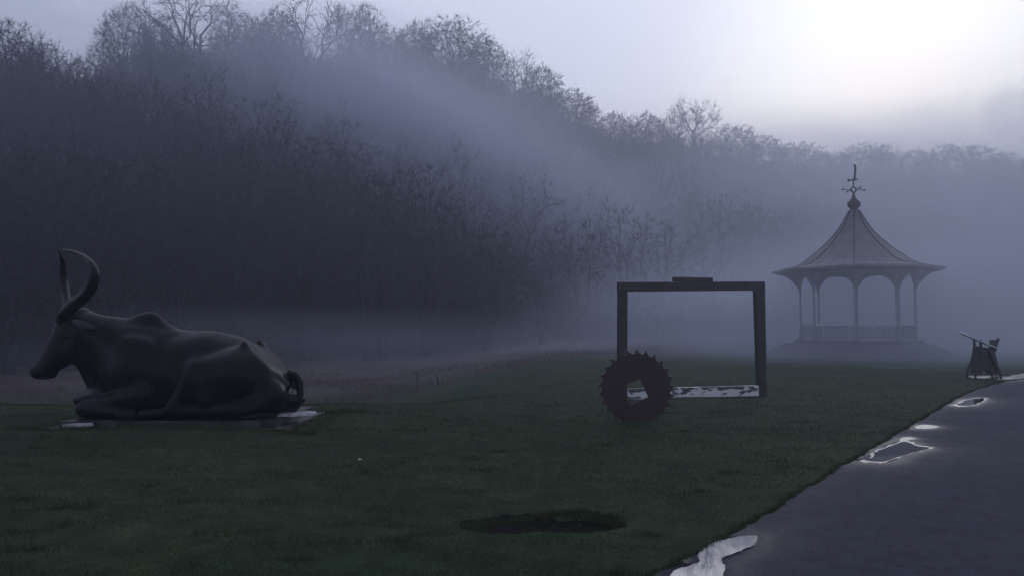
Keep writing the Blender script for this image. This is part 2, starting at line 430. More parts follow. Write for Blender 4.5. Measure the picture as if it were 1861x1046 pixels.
# ------------------------------------------------------------------ bare winter trees
def kmeans(P_, k, rng):
    k = min(k, len(P_)); c = P_[rng.choice(len(P_), k, replace=False)]
    for _ in range(5):
        lab = np.argmin(((P_[:, None] - c[None]) ** 2).sum(-1), 1)
        c = np.array([P_[lab == i].mean(0) if (lab == i).any() else c[i] for i in range(k)])
    return [P_[lab == i] for i in range(k) if (lab == i).any()]

def grow(seed, npts, H=14.0, rx=5.2, base=.33, up=1.0, twigs=4, spiky=0., tw=.035):
    """returns (trunk MB, crown V, crown F): hierarchical limbs reaching points in a dome"""
    rng = np.random.default_rng(seed)
    p = rng.normal(size=(npts * 3, 3)); p /= np.linalg.norm(p, axis=1)[:, None]
    p *= (rng.random(len(p)) ** .34)[:, None]
    p = p[p[:, 2] > -.55][:npts]
    p[:, 2] = np.sign(p[:, 2]) * np.abs(p[:, 2]) ** .8
    lob = 1 + .10 * np.sin(np.arctan2(p[:, 1], p[:, 0]) * 3 + seed) + .07 * np.sin(5 * np.arctan2(p[:, 1], p[:, 0]) + p[:, 2] * 4)
    ch = H * (1 - base) * .62
    pts = p * [rx, rx, ch] * lob[:, None]; pts[:, 2] += H - ch
    pts[:, 2] = np.maximum(pts[:, 2], H * base * .8)
    trunk = MB(); tv = []; tf = []
    tubes = MB()
    def seg(a, b, r0, r1, n):
        a, b = Vector(a), Vector(b); m_ = (a + b) / 2 + Vector(rng.normal(size=3)) * (b - a).length * .07
        return [a, m_, b], [r0, (r0 + r1) / 2, r1]
    fork = np.array([rng.normal() * .3, rng.normal() * .3, H * base])
    pts_, rs_ = seg((0, 0, -.8), fork, .42, .3, 7)
    trunk.tube(pts_, rs_, 8)
    def rec(node, pts, r, lvl):
        if len(pts) <= 2 or lvl > 6:
            for q in pts:
                for _ in range(twigs):
                    d = q - node; L = np.linalg.norm(d) + 1e-6; d = d / L
                    s = node + d * L * rng.uniform(0, .6)
                    e = s + (d + rng.normal(size=3) * .75 + [0, 0, .08 + spiky]) * rng.uniform(.22, .55) * (1.1 + spiky)
                    w = np.cross(d, rng.normal(size=3)); w = w / (np.linalg.norm(w) + 1e-6) * tw
                    i = len(tv); tv.extend([s - w * .5, s + w * .5, e]); tf.append((i, i + 1, i + 2))
            return
        for c in kmeans(pts, 5 if lvl == 0 else (4 if lvl == 1 else 3), rng):
            cen = c.mean(0); e = node + (cen - node) * rng.uniform(.42, .6)
            e[2] += .05 * np.linalg.norm(cen - node)
            r1 = max(.018, r * math.sqrt(len(c) / len(pts)) * .95)
            a, rr_ = seg(node, e, min(r, r1 * 1.35), r1, 5)
            (trunk if lvl == 0 else tubes).tube(a, rr_, 6 if lvl == 0 else (4 if lvl < 3 else 3), cap=False)
            rec(e, c, r1, lvl + 1)
    rec(fork, pts, .3, 0)
    # crown = limbs + twigs as triangles
    V = [tuple(v) for v in tubes.v]; F3 = []
    for f in tubes.f:
        F3.append((f[0], f[1], f[2]))
        if len(f) == 4: F3.append((f[0], f[2], f[3]))
    n0 = len(V); V = np.array(V + [tuple(v) for v in tv]); F3 = np.array(F3 + [tuple(n0 + i for i in f) for f in tf])
    return trunk, V, F3

GR = 'bare trees along the skyline of the wooded hill'
protos = []
hidden = []
SPEC = [(11, 1700, 14, 5.4, .26, 9, 0, .044), (12, 1500, 14, 4.4, .30, 9, 0, .044), (13, 480, 15, 5.6, .34, 4, .1, .05),
        (14, 520, 14, 4.8, .28, 5, .8, .045), (15, 1700, 13, 5.8, .26, 9, 0, .044)]
cache = [grow(s[0], s[1], s[2], s[3], s[4], 1, s[5], s[6], s[7]) for s in SPEC]
def tree(px, ytop, dy, kind, w, label, first={}):
    """px, ytop: photo position of the crown's top; dy: depth offset from the ridge; w: crown width in photo px"""
    df, dr, hr = hill_params(px); Y = float(dr) + dy
    top = P(px, ytop, Y); zg = float(height(top.x, Y)) + .3
    s_ = SPEC[kind]; sz = (top.z - zg) / s_[2]; sx = 1.45 * (w * Y / F) / (2 * s_[3] * 1.1)
    if kind not in first:
        r = empty('bare_tree', (top.x, Y, zg))
        cache[kind][0].build('trunk', bark, r, smooth=True)
        np_mesh('crown', cache[kind][1], cache[kind][2], twig, r)
        first[kind] = r
    else: r = copy_tree(first[kind])
    r.location = (top.x, Y, zg); r.rotation_euler.z = random.uniform(0, 6.28); r.scale = (sx, sx, sz)
    tag(r, label, 'tree', GR); return r
TREES = [
 (22, 42, -6, 1, 110, 'bare tree cut off by the left edge of the photo, dark rounded top'),
 (85, 78, -4, 4, 90, 'low broad bare tree right of the leftmost tree, beside the dip in the skyline'),
 (150, 104, 0, 1, 60, 'smallest tree at the bottom of the dip in the left skyline'),
 (192, 72, 0, 3, 62, 'thin tree climbing out of the dip in the left skyline'),
 (236, 12, 0, 4, 96, 'flat topped bare tree just right of the left skyline dip'),
 (300, 32, 6, 1, 80, 'bare tree behind, between the flat topped tree and the tall dark limbed tree'),
 (352, -38, -10, 2, 190, 'tall dark tree with bold bare limbs, cut off by the top edge of the photo'),
 (440, 22, 2, 0, 100, 'rounded twiggy tree right of the tall dark limbed tree'),
 (505, 22, 4, 1, 90, 'bare tree left of the big tree with the open see-through crown'),
 (572, -12, -8, 2, 160, 'big bare tree with an open see-through crown and visible forked trunk'),
 (655, 10, 0, 0, 96, 'domed bare tree right of the big open crowned tree'),
 (712, 58, 2, 1, 66, 'low bare tree in the notch between two domed trees'),
 (758, 44, 4, 4, 80, 'left half of the double dome of trees near the middle of the ridge'),
 (815, 36, 0, 0, 120, 'broad smooth dome of a tree, highest of the middle of the ridge'),
 (880, 72, 2, 4, 84, 'sloping bare tree at the right shoulder of the broad dome'),
 (942, 97, 0, 3, 62, 'feathery small tree with light showing through at mid ridge'),
 (985, 122, 3, 1, 70, 'rounded tree halfway down the slope of the ridge'),
 (1035, 165, 0, 0, 92, 'dark edged tree where the steep slope of the ridge ends'),
 (1072, 188, -3, 3, 36, 'small twiggy tree at the foot of the steep slope of the ridge'),
 (1118, 206, 0, 4, 70, 'low dome of a tree just right of the end of the steep slope'),
 (1175, 208, 3, 1, 66, 'low tree left of the upright feathery tree'),
 (1225, 200, 0, 3, 60, 'left and shorter of the two upright feathery trees'),
 (1262, 188, 0, 3, 96, 'upright feathery tree standing above its neighbours on the right ridge'),
 (1332, 229, 0, 0, 84, 'tree directly right of the upright feathery tree'),
 (1385, 250, 2, 4, 80, 'second tree right of the upright feathery tree'),
 (1445, 262, 0, 1, 84, 'pale tree left of the bandstand roof on the ridge'),
 (1503, 277, 0, 4, 70, 'lowest tree left above the bandstand weather vane'),
 (1562, 263, 0, 0, 84, 'domed tree on the ridge directly behind the weather vane'),
 (1606, 264, 4, 1, 50, 'small tree right behind the weather vane'),
 (1662, 274, 0, 1, 70, 'small tree right of the notch beyond the weather vane'),
 (1735, 266, 0, 4, 118, 'broad domed tree on the far right ridge'),
 (1812, 280, 0, 1, 80, 'tree right of the broad far dome'),
 (1872, 286, 0, 0, 84, 'tree cut off by the right edge of the photo'),
]
for t in TREES: tree(*t)

# the wood itself: one mass nobody could count
low = [grow(100 + i, 260, 14, 5.0, .14, 1, 8, 0, .075) for i in range(5)]
lowV = []
for tr, V, F3 in low:
    tv = np.array(tr.v); tf = []
    for f in tr.f:
        for q in range(1, len(f) - 1): tf.append((f[0], f[q], f[q + 1]))
    lowV.append((np.vstack([V, tv]), np.vstack([F3, np.array(tf) + len(V)])))
VV = []; FF = []; off = 0
def put(x, y, z, sc, sz, rot):
    global off
    V, F3 = lowV[random.randrange(5)]; c, s = math.cos(rot), math.sin(rot)
    W = np.stack([(V[:, 0] * c - V[:, 1] * s) * sc + x, (V[:, 0] * s + V[:, 1] * c) * sc + y, V[:, 2] * sz + z], -1)
    VV.append(W.astype(np.float32)); FF.append((F3 + off).astype(np.int32)); off += len(V)
cnt = 0
for row in range(13):
    t = -.06 + row * .092
    px = -420
    while px < 2350:
        df, dr, hr = hill_params(px); Y = float(df + (dr - df) * t) + random.uniform(-3, 3)
        x = (px - 930.5) / F * Y; z = float(height(x, Y))
        sc = random.uniform(.75, 1.1)
        # keep rows near the ridge below the skyline
        sk = float(np.interp(px, KX, SKY)); lim = CAMZ + (588 - sk - 22) / F * Y - z
        hgt = min(14 * random.uniform(.8, 1.15), lim - (2.5 if t > .8 else 0))
        if hgt > 5: put(x, Y, z, sc, hgt / 14, random.uniform(0, 6.28)); cnt += 1
        px += random.uniform(5.5, 8.5) / Y * F
# thicker rows along and behind the ridge, up to just under the skyline crowns
for t in (.93, 1.0, 1.05, 1.1):
    px = -400
    while px < 2300:
        df, dr, hr = hill_params(px); Y = float(df + (dr - df) * t) + random.uniform(-1.5, 1.5)
        x = (px - 930.5) / F * Y; z = float(height(x, Y))
        near = [abs(px - q[0]) / (q[4] * .5) for q in TREES]; j = int(np.argmin(near)); q = TREES[j]
        sk = float(np.interp(px, KX, SKY)); tgt = max(sk, q[1] + 12 + 26 * near[j] ** 2 if q[3] not in (2,) else q[1] + 90) + random.uniform(2, 28)
        hgt = CAMZ + (588 - tgt) / F * Y - z
        if hgt > 4: put(x, Y, z, random.uniform(.7, .95), hgt / 14, random.uniform(0, 6.28)); cnt += 1
        px += random.uniform(3.6, 5) / Y * F
# the nearer spur of dark wood, left and centre
px = -350
while px < 1010:
    for dpt in (0, 6, 12, 18):
        base = np.interp(px, [-350, 0, 500, 1000], [30, 40, 54, 62]); Y = float(base) + dpt + random.uniform(-2, 2)
        x = (px - 930.5) / F * Y; z = float(height(x, Y))
        top = np.interp(px, [-350, 0, 400, 640, 800, 900, 1000], [200, 230, 250, 300, 350, 420, 520]) + random.uniform(-12, 25)
        hgt = CAMZ + (588 - top) / F * Y - z
        put(x, Y, z, random.uniform(.8, 1.0) * min(1, hgt / 9), hgt / 14, random.uniform(0, 6.28)); cnt += 1
    px += 4.6 / float(base) * F
print('wood trees', cnt, 'tris', sum(len(f) for f in FF))
wood = np_mesh('hillside_wood', np.vstack(VV), np.vstack(FF), twig)
tag(wood, 'dense dark wood of bare trees covering the misty hillside', 'wood', kind='stuff')

# a few bare saplings on the rough ground
for k_, (px, py, hpx, lab) in enumerate(((757, 706, 26, 'taller of two thin bare saplings on the brown rough ground'),
                         (795, 703, 16, 'shorter of two thin bare saplings on the brown rough ground'))):
    Y = 30.0; p = P(px, py, Y); z = float(height(p.x, Y)); h = hpx / F * Y + .1
    r = empty('sapling', (p.x, Y, z)); mb = MB(); mb.tube([(0, 0, 0), (.03, 0, h * .5), (-.02, 0, h)], [.03, .02, .006], 5); mb.build('trunk', bark, r)
    mb = MB()
    for j in range(9):
        a = random.uniform(0, 6.28); z0 = h * random.uniform(.3, .85); L = h * random.uniform(.2, .4)
        mb.tube([(0, 0, z0), (math.cos(a) * L * .6, math.sin(a) * L * .6, z0 + L * .8)], [.012, .004], 4)
    mb.build('crown', bark, r); tag(r, lab, 'sapling', 'saplings on the rough ground')

# ------------------------------------------------------------------ bull (distance-field sculpting)
class Field:
    def __init__(s, lo, hi, vs):
        s.lo = np.array(lo, float); s.vs = vs; n = np.ceil((np.array(hi) - s.lo) / vs).astype(int)
        ax = [s.lo[i] + vs * np.arange(n[i]) for i in range(3)]
        s.X, s.Y, s.Z = np.meshgrid(*ax, indexing='ij'); s.D = np.full(s.X.shape, 9.0)
    def un(s, d, k):
        h = np.clip(.5 + .5 * (s.D - d) / k, 0, 1); s.D = s.D * (1 - h) + d * h - k * h * (1 - h)
    def sub(s, d, k):
        h = np.clip(.5 - .5 * (s.D + d) / k, 0, 1); s.D = s.D * (1 - h) - d * h + k * h * (1 - h)
    def ell_d(s, c, r, ry=0):
        x, y, z = s.X - c[0], s.Y - c[1], s.Z - c[2]
        if ry: x, z = x * math.cos(ry) + z * math.sin(ry), -x * math.sin(ry) + z * math.cos(ry)
        k0 = np.sqrt((x / r[0]) ** 2 + (y / r[1]) ** 2 + (z / r[2]) ** 2)
        k1 = np.sqrt((x / r[0] ** 2) ** 2 + (y / r[1] ** 2) ** 2 + (z / r[2] ** 2) ** 2) + 1e-6
        return k0 * (k0 - 1) / k1
    def ell(s, c, r, k=.1, ry=0): s.un(s.ell_d(c, r, ry), k)
    def cone_d(s, a, b, ra, rb, fy=1.0):
        a = np.array(a, float); b = np.array(b, float); yc = (a[1] + b[1]) / 2
        px, py, pz = s.X - a[0], (s.Y - a[1]) / 1, s.Z - a[2]; d = b - a; L = (d ** 2).sum()
        t = np.clip((px * d[0] + py * d[1] + pz * d[2]) / L, 0, 1)
        qx, qy, qz = px - t * d[0], (py - t * d[1]) / fy, pz - t * d[2]
        return (np.sqrt(qx ** 2 + qy ** 2 + qz ** 2) - (ra + (rb - ra) * t)) * min(1, fy)
    def cone(s, a, b, ra, rb, k=.08, fy=1.0): s.un(s.cone_d(a, b, ra, rb, fy), k)
    def mesh(s, name, m, parent):
        g = openvdb.FloatGrid(3.0); g.copyFromArray(s.D.astype(np.float32))
        p, t, q = g.convertToPolygons(0.0, 0.0)
        p = p * s.vs + s.lo; q = q[:, ::-1]
        if len(t):
            t = t[:, ::-1]; q = np.vstack([q, np.hstack([t, t[:, 2:3]])]) if False else q
        o = np_mesh(name, p, q, m, parent, smooth=True)
        return o

BY = 12.2; BZ = .13
bull = empty('bull_statue', (-5.4, BY, BZ))
tag(bull, 'dark bronze statue of a lying humped bull with tall curved horns on a stone slab', 'statue')
def loc(v): return (v[0] + 5.4, v[1], v[2] - BZ)      # field space: X world, Y relative to mid-plane
fd = Field((-8.1, -1.0, .02), (-3.2, 1.0, 2.1), .022)
fd.ell((-5.15, 0, .78), (1.20, .66, .70), .1)
fd.ell((-6.05, 0, .84), (.78, .56, .78), .15)
fd.ell((-4.48, 0, .68), (.80, .60, .60), .12)
fd.cone((-5.9, 0, 1.33), (-4.6, 0, 1.22), .20, .16, .14)               # spine
fd.cone((-4.6, 0, 1.16), (-3.72, 0, .70), .16, .12, .10)                # croup
for s_ in (-1, 1):
    fd.cone((-4.26, s_ * .36, 1.27), (-4.30, s_ * .38, 1.10), .075, .15, .10)
    fd.ell((-3.86, s_ * .40, .44), (.27, .26, .30), .10)   # hip bones
    fd.cone((-4.25, s_ * .36, 1.12), (-3.70, s_ * .25, .60), .11, .12, .06)       # ridge to pin bones
    fd.ell((-4.36, s_ * .40, .70), (.56, .32, .50), .10)
    fd.cone((-4.45, s_ * .50, .80), (-4.90, s_ * .56, .84), .36, .23, .12)
    fd.ell((-4.62, s_ * .55, .60), (.46, .26, .42), .14)        # thigh to stifle
    fd.cone((-4.95, s_ * .62, .80), (-4.75, s_ * .68, .42), .18, .15, .12)
    fd.cone((-4.98, s_ * .62, .74), (-5.22, s_ * .72, .32), .17, .13, .14)        # shank front
    fd.cone((-4.10, s_ * .66, .27), (-5.45, s_ * .76, .23), .12, .075, .06)       # hind cannon on the slab
    fd.cone((-5.45, s_ * .76, .22), (-5.68, s_ * .76, .20), .085, .09, .03)       # hoof
    fd.cone((-3.98, s_ * .52, .34), (-4.2, s_ * .62, .27), .17, .14, .08)         # hock
    fd.ell((-5.98, s_ * .42, .86), (.44, .24, .55), .12, ry=.25)                   # shoulder
    fd.cone((-5.8, s_ * .55, .48), (-6.62, s_ * .56, .27), .19, .13, .08)         # forearm
    fd.cone((-6.70, s_ * .56, .27), (-6.05, s_ * .70, .21), .13, .07, .05)        # folded cannon
    fd.cone((-6.05, s_ * .70, .20), (-5.88, s_ * .71, .20), .085, .09, .03)
fd.ell((-5.3, 0, .36), (1.9, .55, .30), .12)
fd.cone((-6.15, 0, 1.15), (-6.95, -.02, 1.45), .46, .30, .12)                # neck
fd.cone((-6.0, 0, 1.38), (-7.05, -.02, 1.62), .24, .15, .10, fy=.8)
fd.ell((-6.02, 0, 1.60), (.25, .15, .20), .12)                             # hump
fd.cone((-5.93, 0, 1.66), (-5.72, 0, 1.45), .08, .14, .08)
fd.cone((-6.85, 0, 1.08), (-6.45, 0, .55), .32, .30, .14, fy=.75)
fd.cone((-7.08, -.06, 1.02), (-6.90, 0, .72), .09, .09, .08, fy=.5)             # dewlap
fd.cone((-6.92, 0, .74), (-6.66, 0, .36), .11, .12, .08, fy=.45)
fd.cone((-6.72, 0, .50), (-6.4, 0, .34), .16, .22, .10, fy=.6)
# head turned a little towards the viewer
fx, fy_ = -.84, -.54; nx_, ny_ = .54, -.84
fd.cone((-7.24, -.04, 1.60), (-7.38, -.15, 1.18), .225, .205, .08)
fd.cone((-7.0, 0, 1.50), (-7.24, -.04, 1.55), .28, .22, .08)
fd.cone((-7.38, -.15, 1.20), (-7.56, -.28, .86), .19, .135, .06)
fd.cone((-7.02, -.08, 1.30), (-7.42, -.22, .92), .19, .115, .08)              # jaw
fd.ell((-7.60, -.31, .84), (.13, .13, .115), .05)                          # muzzle
fd.cone((-7.50, -.26, .80), (-7.44, -.22, .80), .085, .08, .05)
fd.cone((-7.24, -.06, 1.72), (-7.10, .02, 1.74), .13, .13, .07)               # poll
for s_ in (-1, 1):
    ex = (-7.31 + s_ * nx_ * .175 , -.10 + s_ * ny_ * .175, 1.40)
    fd.ell(ex, (.06, .06, .05), .03)                                         # brow and eye
    fd.sub(fd.ell_d((ex[0] + s_ * nx_ * .045, ex[1] + s_ * ny_ * .045, 1.365), (.03, .03, .022)), .015)
    fd.sub(fd.ell_d((-7.68 + s_ * nx_ * .06, -.37 + s_ * ny_ * .06, .86), (.03, .03, .03)), .02)    # nostrils
    for k_ in range(5):                                                       # neck folds
        a_ = -6.85 + k_ * .14
        fd.sub(fd.cone_d((a_, s_ * .36, 1.0 - k_ * .05), (a_ - .12, s_ * .30, .62), .012, .012), .05)
fd.sub(fd.cone_d((-7.74, -.40, .775), (-7.50, -.17, .80), .010, .010), .02)         # mouth line
fd.D = fd.D + .006 * np.sin(fd.X * 9 + np.sin(fd.Z * 7) * 1.5) * np.clip((fd.Z - .4), 0, 1)
pl = .61 * (fd.X + 4.20) + .65 * (fd.Z - 1.27); pl = np.where(fd.X > -4.34, pl, -1.0)
hh = np.clip(.5 - .5 * (fd.D - pl) / .035, 0, 1); fd.D = fd.D * (1 - hh) + pl * hh + .035 * hh * (1 - hh)
fd.D = np.maximum(fd.D, BZ - fd.Z)                                             # flat on the slab
ob = fd.mesh('body', bronze, bull); ob.location = (5.4, 0, -BZ)

def curve(pts, n=6):
    out = []; m_ = len(pts)
    for i in range(m_ - 1):
        a, b, c, d = pts[max(i - 1, 0)], pts[i], pts[i + 1], pts[min(i + 2, m_ - 1)]
        for k in range(n):
            t = k / n
            out.append(tuple(.5 * ((2 * b[j]) + (c[j] - a[j]) * t + (2 * a[j] - 5 * b[j] + 4 * c[j] - d[j]) * t * t + (-a[j] + 3 * b[j] - 3 * c[j] + d[j]) * t ** 3) for j in range(len(b))))
    out.append(tuple(pts[-1])); return out
def horn(seq):
    pts = []
    for px, py, Y, r in seq:
        p = P(px, py, Y); pts.append((p.x + 5.4, p.y - BY, p.z - BZ, r * .80 * Y / F))
    c = curve(pts, 7); mb = MB(); rs = [max(.006, q[3]) * (1 + .035 * math.sin(i * 1.9)) for i, q in enumerate(c)]
    mb.tube([q[:3] for q in c], rs, 14); return mb.build('horn', horn_m, bull, smooth=True)
horn([(112, 584, 12.0, 13), (119, 568, 11.92, 14), (136, 552, 11.8, 14), (156, 536, 11.6, 13.5), (168, 516, 11.45, 12.5), (171, 495, 11.4, 10.5), (163, 477, 11.5, 8), (145, 463, 11.7, 5.5), (125, 456, 11.9, 3.4), (109, 455, 12.05, 1.4)])
horn([(124, 568, 12.2, 12), (123, 552, 12.35, 11), (119, 535, 12.5, 10), (116, 515, 12.58, 9.2), (114, 495, 12.55, 8), (114, 477, 12.42, 6), (110, 464, 12.25, 3.6), (106, 454, 12.08, 1.4)])
# ears
for s_, a, b in ((1, (130, 586, 11.75), (178, 594, 11.15)), (-1, (120, 572, 12.3), (150, 568, 12.7))):
    A, B = P(*a), P(*b); d = B - A; mb = MB(); up = Vector((0, 0, 1)); side = d.cross(up).normalized()
    vs = []; L = 9
    for i in range(L):
        t = i / (L - 1); w = .085 * math.sin(math.pi * min(1, .18 + t * .82)) ** .7 + .004; th = .028 * (1 - t * .7)
        c = A + d * t + Vector((0, 0, -.03 * t * t))
        for j in range(10):
            q = 2 * math.pi * j / 10
            vs.append(c + up * math.cos(q) * w + side * math.sin(q) * th - Vector((5.4 * -1 * 0, 0, 0)))
    vs = [Vector((v.x + 5.4, v.y - BY, v.z - BZ)) for v in vs]
    fs = [(i * 10 + j, i * 10 + (j + 1) % 10, (i + 1) * 10 + (j + 1) % 10, (i + 1) * 10 + j) for i in range(L - 1) for j in range(10)]
    fs += [tuple(range(10))[::-1], tuple((L - 1) * 10 + j for j in range(10))]
    mb.add(vs, fs); mb.build('ear', bronze, bull, smooth=True)
# tail
tl = [(-3.68, 0, .78, .075), (-3.53, -.03, .72, .07), (-3.47, -.06, .52, .055), (-3.47, -.10, .34, .05), (-3.55, -.2, .20, .045), (-3.75, -.42, .17, .05), (-3.95, -.62, .17, .07), (-4.1, -.72, .165, .05), (-4.2, -.76, .16, .02)]
mb = MB(); c = curve([(x + 5.4, y, z - BZ, r) for x, y, z, r in tl], 6); mb.tube([q[:3] for q in c], [q[3] for q in c], 12); mb.build('tail', bronze, bull, smooth=True)

# slab: a thing of its own
slab = empty('stone_slab', (-5.5, 12.2, 0)); tag(slab, 'low wet stone slab in the grass under the lying bronze bull', 'slab')
mb = MB()
def rough_slab(mb, x0, x1, y0, y1, z0, z1, seed):
    rr = random.Random(seed); nx = 26; ny = 10; vs = []
    for lev, z in ((0, z0), (1, z1)):
        for j in range(ny + 1):
            for i in range(nx + 1):
                ed = .02 if i in (0, nx) or j in (0, ny) else 0
                vs.append((x0 + (x1 - x0) * i / nx + rr.uniform(-ed, ed), y0 + (y1 - y0) * j / ny + rr.uniform(-ed, ed), z + (rr.uniform(-.006, .006) - (.012 if ed else 0) if lev else 0)))
    W = nx + 1; T = W * (ny + 1); fs = []
    for j in range(ny):
        for i in range(nx):
            fs.append((T + j * W + i, T + j * W + i + 1, T + (j + 1) * W + i + 1, T + (j + 1) * W + i))
    for i in range(nx):
        fs.append((i, i + 1, T + i + 1, T + i)); a = ny * W + i; fs.append((a + 1, a, T + a, T + a + 1))
    for j in range(ny):
        a = j * W; fs.append((a + W, a, T + a, T + a + W)); a += nx; fs.append((a, a + W, T + a + W, T + a))
    mb.add(vs, fs)
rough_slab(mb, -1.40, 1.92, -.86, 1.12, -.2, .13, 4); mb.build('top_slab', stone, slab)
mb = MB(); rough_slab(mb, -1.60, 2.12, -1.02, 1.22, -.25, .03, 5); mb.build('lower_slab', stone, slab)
# broken pale corner pieces; right one carries the slab's wet reflection in its colour
for k_, (px, py, Y, sx, sy, lab) in enumerate(((143, 771, 11.22, .42, .16, 'pale worn wedge of stone lying at the left end of the bull slab'),
                                     (540, 757, 11.95, .60, .40, 'thin pale stone strip on the right end of the bull slab, its wet reflection painted pale'))):
    p = P(px, py, Y); z0 = .055 if k_ == 0 else .135
    mb = MB(); out = [(-sx, -sy), (-sx * .2, -sy * 1.1), (sx * .85, -sy * .5), (sx, sy * .5), (sx * .4, sy), (-sx * .5, sy * .2)]
    n = len(out); o_ = .5
    mb.add([(a * o_, b * o_, 0) for a, b in out] + [(a * o_ * .94, b * o_ * .9, .05 + .01 * a) for a, b in out],
           [tuple(range(n))[::-1], tuple(range(n, 2 * n))] + [(i, (i + 1) % n, n + (i + 1) % n, n + i) for i in range(n)])
    o = mb.build('stone_piece', pale_stone, bevel=.008); o.location = (p.x, p.y, z0); tag(o, lab, 'stone')

# two fallen leaves
for px, py, a_, lab in ((1247, 1020, .6, 'small dark fallen leaf on the edge of the nearest puddle'), (655, 831, 2.0, 'tiny pale fallen leaf on the open lawn right of the bull slab')):
    p = on_ground(px, py, .02); mb = MB(); o6 = []
    for k in range(12):
        w = 2 * math.pi * k / 12; rr_ = .032 * (1 + .25 * math.cos(3 * w)); o6.append((rr_ * math.cos(w) * 1.4, rr_ * math.sin(w), .006 * math.cos(2 * w)))
    mb.add([(x, y, z) for x, y, z in o6] + [(x, y, z + .002) for x, y, z in o6], [tuple(range(12))[::-1], tuple(range(12, 24))] + [(k, (k + 1) % 12, 12 + (k + 1) % 12, 12 + k) for k in range(12)])
    o = mb.build('fallen_leaf', bark if px > 1000 else pale_stone); o.location = (p.x, p.y, .026 if px > 1000 else float(height(p.x, p.y)) + .03); o.rotation_euler.z = a_; tag(o, lab, 'leaf', 'fallen leaves')

# ------------------------------------------------------------------ toothed disc
SY = 12.0; sc_ = P(1155.5, 704.5, SY)
disc = empty('toothed_disc', (sc_.x, SY, 0)); tag(disc, 'rusty upright toothed disc with a square hole, standing in front of the open frame', 'sculpture')
NT = 25; Rr = .64; out = []
for t in range(NT):
    a0 = 2 * math.pi * (t + .2) / NT; st = 2 * math.pi / NT
    out.append((Rr, a0))
    for k in range(1, 10):
        s_ = k / 10
        dep = .085 * math.sin(math.pi * s_ ** .62) ** .6 if True else 0
        out.append((Rr - dep - .0 * s_, a0 + st * s_))
prof = [(-r * math.cos(a) if False else r * math.cos(a), r * math.sin(a)) for r, a in out]
cx, cz = 0, sc_.z
hs = [(300, 740), (385, 703), (425, 795), (330, 835)]
hole = []
for (u, v) in hs: hole.append(((u - 362.5) * 1.15 * .002825 - .004, -(v - 768) * 1.15 * .002825 - .055))
th = .045; n = len(prof)
# ring faces: match each outline point to the hole outline by angle
def hole_pt(a):
    best = None
    for i in range(4):
        p, q = hole[i], hole[(i + 1) % 4]; dx, dz = math.cos(a), math.sin(a)
        ex, ez = q[0] - p[0], q[1] - p[1]; det = dx * (-ez) - dz * (-ex)
        if abs(det) < 1e-9: continue
        t = (p[0] * (-ez) - p[1] * (-ex)) / det; s_ = (dx * p[1] - dz * p[0]) / det
        if t > 0 and -.001 <= s_ <= 1.001: best = t
    return (best * math.cos(a), best * math.sin(a)) if best else hole[0]
inn = [hole_pt(a) for r, a in out]
mb = MB(); vs = []
for y in (-th / 2, th / 2):
    vs += [(x, y, z + cz) for x, z in prof]; vs += [(x, y, z + cz) for x, z in inn]
fs = []
for i in range(n):
    j = (i + 1) % n
    fs += [(i, j, n + j, n + i)[::-1], (2 * n + i, 2 * n + j, 3 * n + j, 3 * n + i), (n + i, n + j, 3 * n + j, 3 * n + i)[::-1]]
mb.add(vs, fs); dd = mb.build('disc', rust, disc)
mb = MB(); vs = []
for y in (-th / 2 , th / 2):
    vs += [(x, y, z + cz) for x, z in prof]
mb.add(vs, [(i, (i + 1) % n, n + (i + 1) % n, n + i) for i in range(n)]); ob = mb.build('tooth_rim', tooth_edge, disc)
ob['label'] = 'scooped rim between the teeth, its wet sheen painted pale'
# ------------------------------------------------------------------ timber frame
fr = empty('open_frame', (4, 16, 0)); tag(fr, 'large open rectangular frame of dark timber with a pale bottom rail, standing on the lawn', 'sculpture')
L = lambda v: Vector((v.x - 4, v.y - 16, v.z))
YL, YR = 15.7, 16.5
tl_, tr_ = P(1131, 521, YL), P(1379, 519.5, YR)
bl_, br_ = P(1130, 722, YL), P(1384, 713, YR); gl, gr = bl_.copy(), br_.copy(); gl.z = -.1; gr.z = -.1
def bm_(name, a, b, w, t, up, m, w2=None, t2=None, lab=None):
    mb = MB(); mb.beam(L(a), L(b), w, t, up, w2, t2); o = mb.build(name, m, fr, bevel=.012)
    if lab: o['label'] = lab
    return o
dx = (tr_ - tl_).normalized()
nrm = Vector((dx.y, -dx.x, 0))
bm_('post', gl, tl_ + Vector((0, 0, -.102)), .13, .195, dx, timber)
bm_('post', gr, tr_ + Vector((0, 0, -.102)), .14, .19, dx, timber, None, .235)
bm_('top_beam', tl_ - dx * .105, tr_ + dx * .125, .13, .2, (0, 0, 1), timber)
bA, bB = tl_.lerp(tr_, .36), tl_.lerp(tr_, .645)
bA.z = bB.z = (tl_.z + tr_.z) / 2 + .15
bm_('top_block', bA, bB, .12, .095, (0, 0, 1), timber)
za, zb = P(1180, 716, 15.85).z, P(1370, 709, YR).z
A = Vector((gl.x, gl.y, .115)) + dx * .103; B = Vector((gr.x, gr.y, .125)) - dx * .101
bm_('bottom_rail', A, B, .125, .23, (0, 0, 1), rail_sheen, lab='bottom rail with its sky reflection painted pale, dark patches between')

